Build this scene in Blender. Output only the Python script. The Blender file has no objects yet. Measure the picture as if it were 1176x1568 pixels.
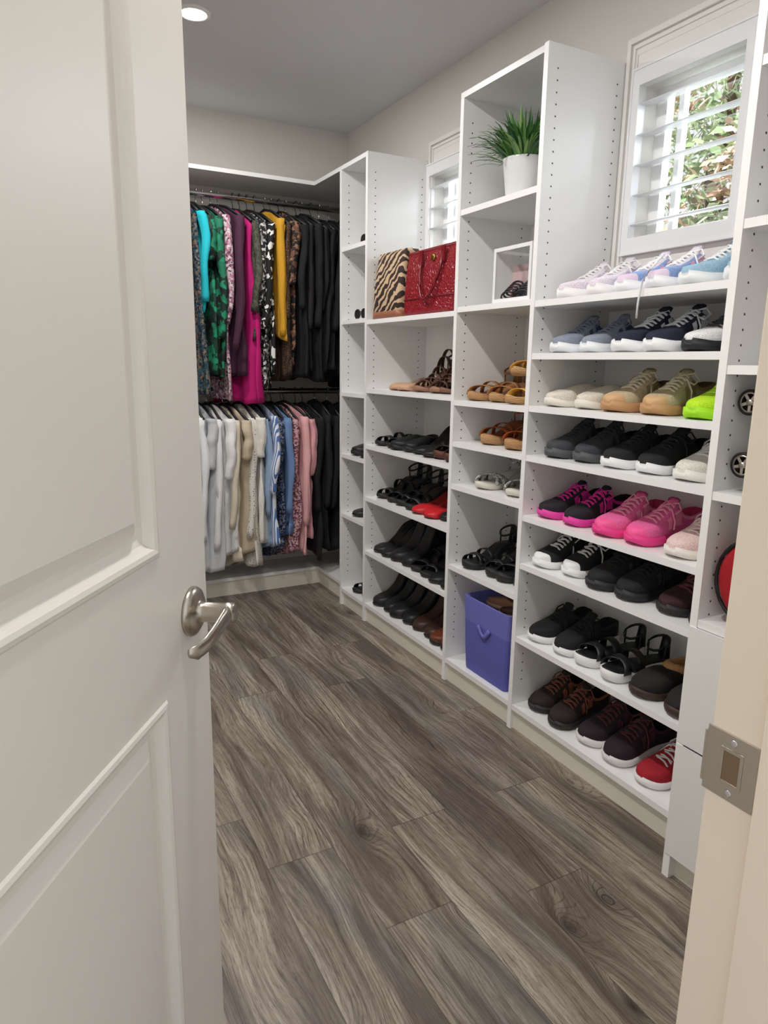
import bpy, math, random
from mathutils import Vector, Matrix, noise as mnoise
random.seed(7)
sc=bpy.context.scene
sc.view_settings.view_transform='Standard'
# ---------------------------------------------------------------- materials
def lin(c):
    return tuple(((v/255)/12.92 if v/255<=.04045 else ((v/255+.055)/1.055)**2.4) for v in c)+(1,)
class NT:
    def __init__(s,name):
        s.m=bpy.data.materials.new(name); s.m.use_nodes=True; s.t=s.m.node_tree
        s.b=s.t.nodes['Principled BSDF']; s.L=s.t.links
    def n(s,ty,ins=None,**kw):
        nd=s.t.nodes.new(ty)
        for k,v in kw.items(): setattr(nd,k,v)
        if ins:
            for k,v in ins.items(): s.put(nd.inputs[k],v)
        return nd
    def put(s,sock,v):
        if isinstance(v,bpy.types.NodeSocket): s.L.new(v,sock)
        else: sock.default_value=v
    def M(s,op,a,b=0.,c=None,clamp=False):
        nd=s.t.nodes.new('ShaderNodeMath'); nd.operation=op; nd.use_clamp=clamp
        s.put(nd.inputs[0],a); s.put(nd.inputs[1],b)
        if c is not None: s.put(nd.inputs[2],c)
        return nd.outputs[0]
    def pos(s):
        return s.n('ShaderNodeNewGeometry').outputs['Position']
    def comb(s,x,y,z):
        return s.n('ShaderNodeCombineXYZ',{0:x,1:y,2:z}).outputs[0]
    def noise(s,vec,scale,detail=3,rough=.5,dist=0.):
        return s.n('ShaderNodeTexNoise',{'Vector':vec,'Scale':scale,'Detail':detail,'Roughness':rough,'Distortion':dist}).outputs[0]
    def ramp(s,fac,stops,interp='LINEAR'):
        r=s.n('ShaderNodeValToRGB',{0:fac}); cr=r.color_ramp; cr.interpolation=interp
        while len(cr.elements)<len(stops): cr.elements.new(.5)
        for e,(p,c) in zip(cr.elements,stops):
            e.position=p; e.color=c if len(c)==4 else lin(c)
        return r.outputs[0]
    def mix(s,f,a,b,mode='MIX'):
        nd=s.n('ShaderNodeMix',data_type='RGBA',blend_type=mode)
        s.put(nd.inputs[0],f); s.put(nd.inputs[6],a); s.put(nd.inputs[7],b)
        return nd.outputs[2]
    def bump(s,h,strength=.2,dist=.002):
        s.L.new(s.n('ShaderNodeBump',{'Height':h,'Strength':strength,'Distance':dist}).outputs[0],s.b.inputs['Normal'])
    def col(s,c): s.put(s.b.inputs['Base Color'],c)
cache={}
def mat(name,c,rough=.6,metal=0.,bs=0.,bscale=60,coat=0.,var=0.):
    if name in cache: return cache[name]
    t=NT(name); t.b.inputs['Roughness'].default_value=rough; t.b.inputs['Metallic'].default_value=metal
    t.b.inputs['Coat Weight'].default_value=coat
    if bs>0 or var>0:
        nz=t.noise(t.pos(),bscale,3)
        if bs>0: t.bump(nz,bs,.003)
        if var>0:
            a=lin(c); t.col(t.ramp(nz,[(.3,tuple(x*(1-var) for x in a[:3])+(1,)),(.7,tuple(min(1,x*(1+var)) for x in a[:3])+(1,))]))
        else: t.col(lin(c))
    else: t.col(lin(c))
    cache[name]=t.m; return t.m
def fabric(c,rough=.85,key=None):
    return mat('fabric_%d_%d_%d'%tuple(c),c,rough,0,.25,260,0,.08)
def knit(c): return mat('knit_%d_%d_%d'%tuple(c),c,.85,0,.5,420,0,.28)
def leather(c,rough=.45): return mat('leather_%d_%d_%d'%tuple(c),c,rough,0,.12,180)
def rubber(c): return mat('rubber_%d_%d_%d'%tuple(c),c,.6)
def floral(name,cols,scale,rnd=1.):
    t=NT(name); v=t.n('ShaderNodeTexVoronoi',{'Scale':scale,'Randomness':rnd})
    ps=t.n('ShaderNodeVectorMath',{0:t.pos()},operation='ADD')
    nz=t.n('ShaderNodeTexNoise',{'Vector':t.pos(),'Scale':scale*.8,'Detail':2.})
    ms=t.n('ShaderNodeVectorMath',{0:nz.outputs[1],1:(1.6/scale,)*3},operation='MULTIPLY')
    t.L.new(ms.outputs[0],ps.inputs[1]); t.L.new(ps.outputs[0],v.inputs['Vector'])
    sep=t.n('ShaderNodeSeparateColor',{0:v.outputs['Color']})
    k=len(cols); t.col(t.ramp(sep.outputs[0],[(i/k,c) for i,c in enumerate(cols)],'CONSTANT'))
    t.b.inputs['Roughness'].default_value=.8; return t.m
def dots(name,base,dot,scale,r=.28):
    t=NT(name); v=t.n('ShaderNodeTexVoronoi',{'Vector':t.pos(),'Scale':scale,'Randomness':.5})
    t.col(t.ramp(v.outputs['Distance'],[(0,dot),(r,base)],'CONSTANT')); t.b.inputs['Roughness'].default_value=.8; return t.m
def stripes(name,a,b,scale,axis='Y',dist=0.,w=.5,ds=1.):
    t=NT(name); v=t.n('ShaderNodeTexWave',{'Vector':t.pos(),'Scale':scale,'Distortion':dist,'Detail':2.,'Detail Scale':ds},bands_direction=axis)
    t.col(t.ramp(v.outputs['Fac'],[(0,a),(w,b)],'CONSTANT')); t.b.inputs['Roughness'].default_value=.75; return t.m

def floor_mat():
    t=NT('vinyl_plank_floor'); p=t.n('ShaderNodeSeparateXYZ',{0:t.pos()}); x,y=p.outputs[0],p.outputs[1]
    W,Ln=.178,1.22
    u=t.M('ADD',t.M('DIVIDE',x,W),20.37); row=t.M('FLOOR',u); fx=t.M('FRACT',u)
    off=t.n('ShaderNodeTexWhiteNoise',{'W':row},noise_dimensions='1D').outputs[0]
    yy=t.M('ADD',t.M('DIVIDE',y,Ln),t.M('MULTIPLY',off,7.3)); yy=t.M('ADD',yy,20.); idx=t.M('FLOOR',yy); fy=t.M('FRACT',yy)
    wn=t.n('ShaderNodeTexWhiteNoise',{'Vector':t.comb(row,idx,3.1)},noise_dimensions='3D')
    c=t.n('ShaderNodeSeparateColor',{0:wn.outputs['Color']}); r1,r2,r3=c.outputs
    gx=t.M('ADD',x,t.M('MULTIPLY',r1,13.)); gy=t.M('ADD',y,t.M('MULTIPLY',r2,29.))
    w1=t.M('SUBTRACT',t.noise(t.comb(t.M('MULTIPLY',gx,5.),t.M('MULTIPLY',gy,1.7),r3),1.,1),.5)
    w2=t.M('SUBTRACT',t.noise(t.comb(t.M('MULTIPLY',gx,24.),t.M('MULTIPLY',gy,8.),r3),1.,2),.5)
    vn=t.n('ShaderNodeTexVoronoi',{'Vector':t.comb(t.M('MULTIPLY',gx,5.5),t.M('MULTIPLY',gy,2.6),0.),'Scale':1.},feature='F1')
    vc=t.n('ShaderNodeSeparateColor',{0:vn.outputs['Color']}).outputs[0]
    kn=t.M('POWER',t.M('SUBTRACT',1.,t.M('MULTIPLY',vn.outputs['Distance'],2.3),None,True),1.6)
    kn=t.M('MULTIPLY',kn,t.M('GREATER_THAN',vc,.42))
    g2=t.M('ADD',gx,t.M('ADD',t.M('MULTIPLY',w1,.10),t.M('ADD',t.M('MULTIPLY',w2,.008),t.M('MULTIPLY',kn,.05))))
    tone=t.noise(t.comb(t.M('MULTIPLY',g2,15.),t.M('MULTIPLY',gy,.9),r3),1.,4,.55)
    streak=t.noise(t.comb(t.M('MULTIPLY',g2,120.),t.M('MULTIPLY',gy,4.5),r2),1.,4,.65)
    fine=t.noise(t.comb(t.M('MULTIPLY',g2,520.),t.M('MULTIPLY',gy,34.),r2),1.,3,.7)
    ring=t.M('ABSOLUTE',t.M('SINE',t.M('MULTIPLY',t.M('ADD',g2,t.M('ADD',t.M('MULTIPLY',kn,.05),t.M('MULTIPLY',w1,.05))),330.)))
    base=t.ramp(tone,[(.30,(116,103,92)),(.43,(142,130,118)),(.56,(164,153,141)),(.70,(186,176,164))])
    sk=t.ramp(streak,[(.30,(150,141,133)),(.45,(214,209,204)),(.58,(252,251,250)),(.7,(255,255,255))])
    colr=t.mix(.95,base,sk,'MULTIPLY')
    fk=t.ramp(fine,[(.34,(160,152,146)),(.5,(255,255,255))])
    colr=t.mix(.75,colr,fk,'MULTIPLY')
    rk=t.ramp(ring,[(0,(88,76,67)),(.16,(165,155,146)),(.42,(255,255,255))])
    area=t.noise(t.comb(t.M('MULTIPLY',gx,6.),t.M('MULTIPLY',gy,1.3),9.),1.,2)
    brk=t.noise(t.comb(t.M('MULTIPLY',g2,150.),t.M('MULTIPLY',gy,9.),2.),1.,2)
    rf=t.M('MULTIPLY',t.ramp(area,[(.38,(50,50,50)),(.58,(255,255,255))]),t.M('MULTIPLY',t.ramp(brk,[(.36,(30,30,30)),(.52,(255,255,255))]),.85))
    rf=t.M('MAXIMUM',rf,t.M('MULTIPLY',kn,1.3,None,True))
    colr=t.mix(rf,colr,rk,'MULTIPLY')
    big=t.noise(t.comb(t.M('MULTIPLY',gx,7.),t.M('MULTIPLY',gy,1.6),4.),1.,4)
    colr=t.mix(t.M('MULTIPLY',t.ramp(big,[(.5,(0,0,0)),(.66,(255,255,255))]),.38),colr,lin((88,95,96)))
    dk=t.noise(t.comb(t.M('MULTIPLY',g2,13.),t.M('MULTIPLY',gy,1.5),14.),1.,4)
    colr=t.mix(t.M('MULTIPLY',t.ramp(dk,[(.50,(0,0,0)),(.64,(255,255,255))]),.68),colr,lin((76,63,54)))
    colr=t.mix(t.M('MULTIPLY',t.M('POWER',kn,2.6),1.1,None,True),colr,lin((42,33,27)))
    br=t.M('ADD',t.M('MULTIPLY',r3,.28),.86)
    colr=t.mix(1.,colr,t.n('ShaderNodeCombineXYZ',{0:br,1:br,2:br}).outputs[0],'MULTIPLY')
    ex=t.M('MINIMUM',fx,t.M('SUBTRACT',1.,fx)); ey=t.M('MINIMUM',fy,t.M('SUBTRACT',1.,fy))
    seam=t.M('MAXIMUM',t.M('LESS_THAN',ex,.0060),t.M('LESS_THAN',ey,.0010))
    colr=t.mix(t.M('MULTIPLY',seam,.65),colr,lin((48,42,37)))
    t.col(colr)
    t.put(t.b.inputs['Roughness'],t.M('ADD',t.M('MULTIPLY',fine,.25),.28))
    t.bump(t.M('SUBTRACT',t.M('MULTIPLY',fine,.5),seam),.25,.001)
    return t.m
M_floor=floor_mat()
M_wall=mat('wall_paint',(226,223,217),.85,0,.12,240)
M_ceil=mat('ceiling_paint',(218,218,220),.9,0,.5,45)
M_trim=mat('trim_paint',(242,240,236),.4)
M_jamb=mat('jamb_paint',(243,230,212),.42)
M_door=mat('door_paint',(229,224,216),.36,0,.03,150)
M_lam=mat('white_melamine',(241,241,240),.3)
M_edge=mat('panel_edge',(250,250,249),.35)
M_kick=mat('kick_board',(232,226,214),.5)
M_hole=mat('shelf_pin_hole',(70,68,66),.7)
M_nick=mat('satin_nickel',(190,182,172),.28,1.)
M_chrome=mat('chrome_rod',(205,205,208),.18,1.)
M_blk=mat('black_plastic',(22,22,24),.45)
M_dark=mat('dark_void',(20,19,19),.9)
M_white=mat('white_plastic',(240,240,240),.4)

# ---------------------------------------------------------------- mesh builder
class MB:
    def __init__(s): s.v=[];s.f=[];s.m=[];s.s=[];s.mats=[]
    def mi(s,m):
        if m not in s.mats: s.mats.append(m)
        return s.mats.index(m)
    def face(s,idx,m,sm=False): s.f.append(tuple(idx)); s.m.append(s.mi(m)); s.s.append(sm)
    def add(s,pts):
        k=len(s.v); s.v.extend(Vector(p) for p in pts); return k
    def box(s,x0,x1,y0,y1,z0,z1,m,M=None):
        p=[Vector((x,y,z)) for z in (z0,z1) for y in (y0,y1) for x in (x0,x1)]
        if M: p=[M@q for q in p]
        k=s.add(p)
        for q in ((0,2,3,1),(4,5,7,6),(0,1,5,4),(2,6,7,3),(0,4,6,2),(1,3,7,5)): s.face([k+i for i in q],m)
    def frame(s,x0,x1,ya,yb,za,zb,w,m):
        if not isinstance(w,(tuple,list)): w=(w,w,w,w)   # left(ya) right(yb) bottom top
        s.box(x0,x1,ya,ya+w[0],za,zb,m); s.box(x0,x1,yb-w[1],yb,za,zb,m)
        if w[2]: s.box(x0,x1,ya+w[0],yb-w[1],za,za+w[2],m)
        if w[3]: s.box(x0,x1,ya+w[0],yb-w[1],zb-w[3],zb,m)
    def loft(s,rings,m,closed=True,cap0=True,cap1=True,sm=True,M=None,mf=None):
        n=len(rings[0]); ks=[]
        for r in rings: ks.append(s.add([M@Vector(p) if M else p for p in r]))
        for i in range(len(rings)-1):
            for j in range(n if closed else n-1):
                a=j;b=(j+1)%n
                mm=mf(i,j) if mf else m
                s.face((ks[i]+a,ks[i]+b,ks[i+1]+b,ks[i+1]+a),mm,sm)
        if closed and cap0: s.face([ks[0]+j for j in reversed(range(n))],m if not mf else mf(0,0),sm)
        if closed and cap1: s.face([ks[-1]+j for j in range(n)],m if not mf else mf(len(rings)-2,0),sm)
        return ks
    def tube(s,path,r,m,n=6,M=None,rz=None,closed=False):
        path=[Vector(p) for p in path]; rings=[]
        N=len(path)
        for i,p in enumerate(path):
            if closed: t=path[(i+1)%N]-path[i-1]
            else: t=path[min(i+1,N-1)]-path[max(i-1,0)]
            if t.length<1e-9: t=Vector((0,0,1))
            t.normalize()
            ref=Vector((0,0,1)) if abs(t.z)<.9 else Vector((1,0,0))
            a=t.cross(ref).normalized(); b=a.cross(t)
            rr=r[i] if isinstance(r,(list,tuple)) else r
            r2=rr if rz is None else rz
            rings.append([p+a*rr*math.cos(2*math.pi*j/n)+b*r2*math.sin(2*math.pi*j/n) for j in range(n)])
        if closed: rings.append(rings[0])
        s.loft(rings,m,True,not closed,not closed,True,M)
    def lathe(s,prof,m,n=28,M=None,cap0=True,cap1=True):
        s.loft([[Vector((r*math.cos(2*math.pi*j/n),r*math.sin(2*math.pi*j/n),z)) for j in range(n)] for r,z in prof],m,True,cap0,cap1,True,M)
    def obj(s,name,bevel=0,fix=True,auto=True):
        me=bpy.data.meshes.new(name); me.from_pydata([tuple(v) for v in s.v],[],s.f)
        for m in s.mats: me.materials.append(m)
        me.polygons.foreach_set('material_index',s.m); me.polygons.foreach_set('use_smooth',s.s); me.update()
        if fix:
            import bmesh
            bm=bmesh.new(); bm.from_mesh(me); bmesh.ops.recalc_face_normals(bm,faces=bm.faces); bm.to_mesh(me); bm.free()
        o=bpy.data.objects.new(name,me); sc.collection.objects.link(o)
        if bevel:
            b=o.modifiers.new('bevel','BEVEL'); b.width=bevel; b.segments=2; b.limit_method='ANGLE'; b.angle_limit=.6
        return o
def interp(tb,t):
    for (a,b),(c,d) in zip(tb,tb[1:]):
        if t<=c:
            k=(t-a)/(c-a) if c>a else 0; k=max(0,min(1,k)); return b+(d-b)*k
    return tb[-1][1]
def parent(name,parts):
    e=bpy.data.objects.new(name,None); sc.collection.objects.link(e)
    for o in parts: o.parent=e
    return e

# ---------------------------------------------------------------- room constants
D=1.452; XW=1.777; YB=3.81; ZC=2.496; XL=-.62; DF=1.35
mb=MB(); mb.box(-1.6,XW+.12,-1.4,YB+.12,-.05,0,M_floor); mb.obj('floor')
mb=MB(); mb.box(XL-.12,XW+.12,.2,YB+.12,ZC,ZC+.06,M_ceil); mb.obj('ceiling')
mb=MB(); mb.box(XL-.12,XW+.12,YB,YB+.12,0,ZC,M_wall); mb.obj('wall_back')
mb=MB(); mb.box(XL-.12,XL,.22,YB,0,ZC,M_wall); mb.obj('wall_left')
mb=MB(); wins=[(1.32,1.67,1.645,2.08),(2.52,2.87,1.645,2.08)]
y0=.22
for (a,b,c,d) in wins:
    mb.box(XW,XW+.12,y0,a,0,ZC,M_wall); mb.box(XW,XW+.12,a,b,0,c,M_wall); mb.box(XW,XW+.12,a,b,d,ZC,M_wall); y0=b
mb.box(XW,XW+.12,y0,YB,0,ZC,M_wall); mb.obj('wall_right')
mb=MB(); mb.box(.525,XW,.22,.335,0,ZC,M_wall); mb.box(XL,-.235,.22,.335,0,ZC,M_wall); mb.box(-.235,.525,.22,.335,2.06,ZC,M_wall); mb.obj('wall_front')
mb=MB(); mb.box(.51,.525,.2,.345,0,2.06,M_jamb); mb.box(.5,.51,.2,.295,0,2.045,M_jamb)
mb.box(-.235,-.22,.2,.345,0,2.06,M_jamb); mb.box(-.22,.51,.2,.345,2.045,2.06,M_jamb)
mb.obj('trim_1',.002)
mb=MB()
mb.box(.5085,.5098,.3,.347,.890,.950,M_nick); mb.box(.5085,.513,.347,.3495,.896,.944,M_nick)
mb.frame(.5078,.5086,.312,.333,.904,.937,.003,M_nick)
mb.box(.5082,.5086,.315,.330,.907,.934,mat('strike_recess',(120,100,75),.5))
for z in (.897,.9435): mb.lathe([(.0035,0),(.003,.0012),(.0005,.0014)],M_chrome,10,Matrix.Translation((.5085,.322,z))@Matrix.Rotation(-math.pi/2,4,'Y'))
mb.obj('strike_plate',.0004)
mb=MB(); mb.box(XL,XL+.014,.35,3.49,0,.09,M_trim); mb.obj('baseboard_left',.003)

# ---------------------------------------------------------------- door
def build_door():
    th=math.radians(35); dd=Vector((math.sin(th),math.cos(th),0)); nn=Vector((math.cos(th),-math.sin(th),0))
    R=Vector((.19,.90,0))
    M=Matrix((( dd.x,nn.x,0,R.x),(dd.y,nn.y,0,R.y),(0,0,1,0),(0,0,0,1)))
    s0,s1=-.665,.055; T=.036; H=2.03
    mb=MB()
    pan=[(-.53,-.088,1.02,1.90),(-.53,-.088,.19,.835)]
    def rect(a,b,c,d,y): return [Vector((a,y,c)),Vector((b,y,c)),Vector((b,y,d)),Vector((a,y,d))]
    for side,y in ((1,0.),(-1,-T)):
        for (a,b,c,d) in ((s0,pan[0][0],.012,H),(pan[0][1],s1,.012,H),(pan[0][0],pan[0][1],.012,.19),(pan[0][0],pan[0][1],.835,1.02),(pan[0][0],pan[0][1],1.90,H)):
            k=mb.add([M@p for p in rect(a,b,c,d,y)]); mb.face((k,k+1,k+2,k+3),M_door)
        for (a,b,c,d) in pan:
            prof=[(0,0),(.003,.0026),(.008,.0036),(.013,.002),(.016,-.004),(.021,-.009),(.028,-.0115),(.036,-.011),(.042,-.007),(.048,-.003),(.054,-.0012)]
            if side<0: prof=[(i,-h) for i,h in prof]
            ks=[mb.add([M@p for p in rect(a+i,b-i,c+i,d-i,y+h)]) for i,h in prof]
            for k0,k1 in zip(ks,ks[1:]):
                for j in range(4): mb.face((k0+j,k0+(j+1)%4,k1+(j+1)%4,k1+j),M_door,False)
            k=ks[-1]; mb.face((k,k+1,k+2,k+3),M_door)
    for (a,b,c,d) in ((s0,s0,.012,H),(s1,s1,.012,H)):
        k=mb.add([M@Vector((a,0,c)),M@Vector((a,-T,c)),M@Vector((a,-T,d)),M@Vector((a,0,d))]); mb.face((k,k+1,k+2,k+3),M_door)
    for z in (.012,H):
        k=mb.add([M@Vector((s0,0,z)),M@Vector((s1,0,z)),M@Vector((s1,-T,z)),M@Vector((s0,-T,z))]); mb.face((k,k+1,k+2,k+3),M_door)
    leaf=mb.obj('leaf')
    mb=MB()
    Rm=M@Matrix.Translation((0,0,.92))@Matrix.Rotation(-math.pi/2,4,'X')
    mb.lathe([(.034,0),(.034,.003),(.032,.007),(.026,.0105),(.018,.012),(.0145,.0135),(.0135,.02),(.0135,.046),(.0145,.048),(.0145,.058),(.012,.061),(0.0005,.062)],M_nick,40,Rm)
    Lm=M@Matrix.Translation((0,0,.92))
    path=[(.0,.052,0),(-.02,.054,.001),(-.04,.055,-.001),(-.06,.054,-.006),(-.08,.051,-.012),(-.098,.047,-.014),(-.112,.043,-.010)]
    rings=[]
    for i,(x,y,z) in enumerate(path):
        a=[.013,.0125,.0115,.011,.0105,.010,.006][i]; bb=[.008,.007,.0055,.005,.005,.0045,.0025][i]
        rings.append([Vector((x,y+bb*math.cos(2*math.pi*j/14),z+a*math.sin(2*math.pi*j/14))) for j in range(14)])
    mb.loft(rings,M_nick,M=Lm)
    hnd=mb.obj('lever_handle')
    parent('door_1',[leaf,hnd])
build_door()

# ---------------------------------------------------------------- closet shelving
TH=.019
P=dict(P0=3.188,P1=2.915,P2=2.186,P3=1.760,P4=1.0)
mb=MB(); hb=MB()
def panel(yf,xf,top,xb=XW,holes=(True,True),z0=0.):
    mb.box(xf,xb-.001,yf-TH,yf,z0,top,M_lam)
    mb.box(xf-.0012,xf-.0001,yf-TH,yf,z0,top,M_edge)
    for side,on in zip((yf-TH-.0004,yf+.0004),holes):
        if not on: continue
        for xx in (xf+.037,xb-.05):
            z=.18
            while z<top-.06:
                k=hb.add([(xx+.0028*math.cos(a*math.pi/4),side,z+.0028*math.sin(a*math.pi/4)) for a in range(8)])
                hb.face([k+i for i in range(8)],M_hole); z+=.032
def shelf(ya,yb,z,xf=D,xb=XW,t=TH):
    ya+=.0003; yb-=.0003
    mb.box(xf+.002,xb-.0075,ya,yb,z-t,z,M_lam); mb.box(xf+.0008,xf+.0019,ya,yb,z-t,z,M_edge)
TOP=2.15
panel(P['P0'],D,TOP-TH); panel(P['P1'],D,TOP-TH); panel(P['P2'],D,2.16-TH); panel(P['P3'],D,2.165); panel(P['P4'],DF,2.4)
bays={'A':(P['P4'],P['P3']-TH),'B':(P['P3'],P['P2']-TH),'C':(P['P2'],P['P1']-TH),'E':(P['P1'],P['P0']-TH)}
SZ={'A':[1.448,1.29,1.127,.969,.77,.606,.345,.092],'B':[1.783,1.455,1.123,.969,.807,.489,.096],'C':[1.444,1.137,.878,.629,.364,.096],'E':[1.788,1.454,1.111,.804,.496,.092]}
for b,(ya,yb) in bays.items():
    for z in SZ[b]: shelf(ya,yb,z)
    mb.box(D+.012,D+.03,ya,yb,0,SZ[b][-1]-TH,M_kick)
    zt={'A':1.447,'B':2.14,'C':1.443,'E':2.13}[b]
    mb.box(XW-.007,XW-.001,ya,yb,.08,zt,M_lam)
mb.box(D-.001,XW-.001,P['P3']+.0003,P['P2'],2.16-TH+.0003,2.16,M_lam)
mb.box(D-.001,XW-.001,P['P1']-TH,YB-.001,TOP-TH+.0003,TOP,M_lam)
for z in (.685,.985,1.258,1.55,1.85,2.2): shelf(.38,P['P4']-TH,z,DF)
panel(.38,DF,2.4,holes=(False,False))
mb.box(DF+.02,DF+.04,.38,P['P4']-TH,0,.06,M_kick)
for za,zb in ((.065,.365),(.37,.665)): mb.box(DF-.003,DF+.0,.383,P['P4']-.002,za,zb,M_lam)
YH=3.497
mb.box(XL+.001,D-.002,YH,YB-.001,TOP-TH,TOP,M_lam)
mb.box(XL+.021,1.50,3.568,3.585,0,.082,M_kick); mb.box(XL+.021,XW-.001,3.56,YB-.001,.083,.1,M_lam)
mb.box(D+.04,D+.058,P['P0'],3.567,0,.082,M_kick); mb.box(D+.03,XW-.001,P['P0'],3.5595,.083,.1,M_lam)
mb.box(XL+.001,XL+.02,YH,YB-.001,0,TOP-TH-.0003,M_lam)
unit=mb.obj('panels_and_shelves'); ho=hb.obj('pin_holes',fix=False)
parent('closet_shelving_unit',[unit,ho])
t=NT('marble_board'); nz=t.noise(t.pos(),9,6,.6,1.5); t.col(t.ramp(nz,[(.44,(238,238,238)),(.5,(165,168,172)),(.54,(240,240,240))])); t.b.inputs['Roughness'].default_value=.3
mb=MB(); mb.box(XW-.018,XW-.009,P['P3']+.01,P['P2']-.03,1.784,2.0,t.m); mb.obj('marble_board',.001)

# rods
RY=3.585; RZ1=2.045; RZ2=1.10
for z in (RZ1,RZ2):
    mb=MB(); mb.tube([(XL+.022,RY,z),(XW-.002,RY,z)],.015,M_chrome,14)
    for xx in (XL+.022,XW-.008): mb.lathe([(.026,0),(.026,.006)],M_chrome,20,Matrix.Translation((xx,RY,z))@Matrix.Rotation(math.pi/2,4,'Y'))
    mb.obj('clothes_rod')

# ---------------------------------------------------------------- windows
t=NT('window_glass'); tr=t.n('ShaderNodeBsdfTransparent'); gl=t.n('ShaderNodeBsdfGlossy',{'Roughness':.02})
mx=t.n('ShaderNodeMixShader',{0:.06,1:tr.outputs[0],2:gl.outputs[0]}); t.L.new(mx.outputs[0],t.t.nodes['Material Output'].inputs[0]); M_glass=t.m
M_shut=mat('shutter_paint',(243,244,246),.35)
for wi,(a,b,c,d) in enumerate(wins):
    mb=MB()
    ca,cb=a-.075,min(b+.075,(1.738 if wi==0 else 2.893)); cc,cd=1.462,2.225
    mb.frame(XW-.012,XW,ca,cb,cc,cd,(.035,cb-b-.032,.0,.05),M_trim)
    mb.frame(XW-.022,XW-.0125,ca,cb,cc,cd,(.014,.014,.0,.016),M_trim)
    mb.frame(XW-.017,XW-.0125,ca+.02,cb-.02,cc,cd-.022,(.008,.008,.0,.010),M_trim)
    mb.frame(XW-.030,XW-.0002,a-.034,b+.031,c-.05,d+.05,(.034,.031,.05,.05),M_shut)
    mb.frame(XW-.033,XW-.0302,a-.034,b+.031,c-.05,d+.05,(.006,.006,.006,.006),M_shut)
    mb.box(XW-.012,XW,ca+.036,cb-.036,cc,c-.0505,M_trim)
    mb.box(XW-.012,XW,ca+.036,b+.03,d+.0505,cd-.0505,M_trim)
    for k in range(5):
        z=c+.045+k*.086
        R=Matrix.Translation((XW+.008,0,z))@Matrix.Rotation(math.radians(-9),4,'Y')
        ring=lambda y:[R@Vector((.034*math.cos(q*math.pi/6),y,.0048*math.sin(q*math.pi/6))) for q in range(12)]
        mb.loft([ring(a+.002),ring(b-.002)],M_shut,sm=True)
    X2=XW+.05
    mb.frame(X2,X2+.03,a+.0005,b-.0005,c+.0005,d-.0005,(.02,.04,.02,.02),M_white)
    mb.box(X2+.003,X2+.025,b-.10,b-.082,c+.021,d-.021,M_white)
    mb.box(X2+.013,X2+.015,a+.021,b-.041,c+.021,d-.021,M_glass)
    mb.obj('window_%d'%(wi+1))
# ---------------------------------------------------------------- exterior
mb=MB(); mb.box(1.95,14,-6,16,-.35,-.3,mat('lawn',(120,140,80),.9,0,.4,20,0,.3)); mb.obj('ground')
Lm=[mat('leaf_%d'%i,c,.5) for i,c in enumerate([(180,205,150),(205,224,175),(222,234,200),(150,180,125),(232,190,165),(243,215,195)])]
def tree(tx,ty,cl,n):
    mb=MB(); mb.tube([(tx,ty,-.3),(tx-.05,ty+.05,1.2),(tx,ty-.05,2.6),(tx+.1,ty-.1,4)],[.12,.10,.08,.03],mat('bark',(110,85,65),.9,0,.5,30),8)
    for i in range(n):
        cx,cy,cz=random.choice(cl)
        v=Vector([random.gauss(0,1) for _ in range(3)]).normalized()*random.random()**.45*.75
        c=Vector((cx,cy,cz))+v; s=random.uniform(.035,.07)
        a=Vector([random.gauss(0,1) for _ in range(3)]).normalized(); b=a.orthogonal().normalized()
        pr=mnoise.noise(c*2.2)
        k=mb.add([c-a*s,c+b*s*.5,c+a*s,c-b*s*.5]); mb.face((k,k+1,k+2,k+3),Lm[random.choice((4,5,4,2)) if pr>.12 else random.randint(0,3)])
    return mb.obj('tree',fix=False)
tree(4.9,3.9,[(4.6,3.6,2.5),(4.7,4.0,3.2),(4.7,3.4,3.2),(4.6,4.1,2.5),(4.9,3.2,2.2),(4.9,4.3,3.6),(4.9,3.7,2.0)],5200)
tree(5.1,7.3,[(5.0,6.9,2.6),(5.0,7.7,3.2),(5.0,7.3,3.6),(5.1,8.0,2.5),(5.0,7.2,2.3)],3200)

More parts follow.
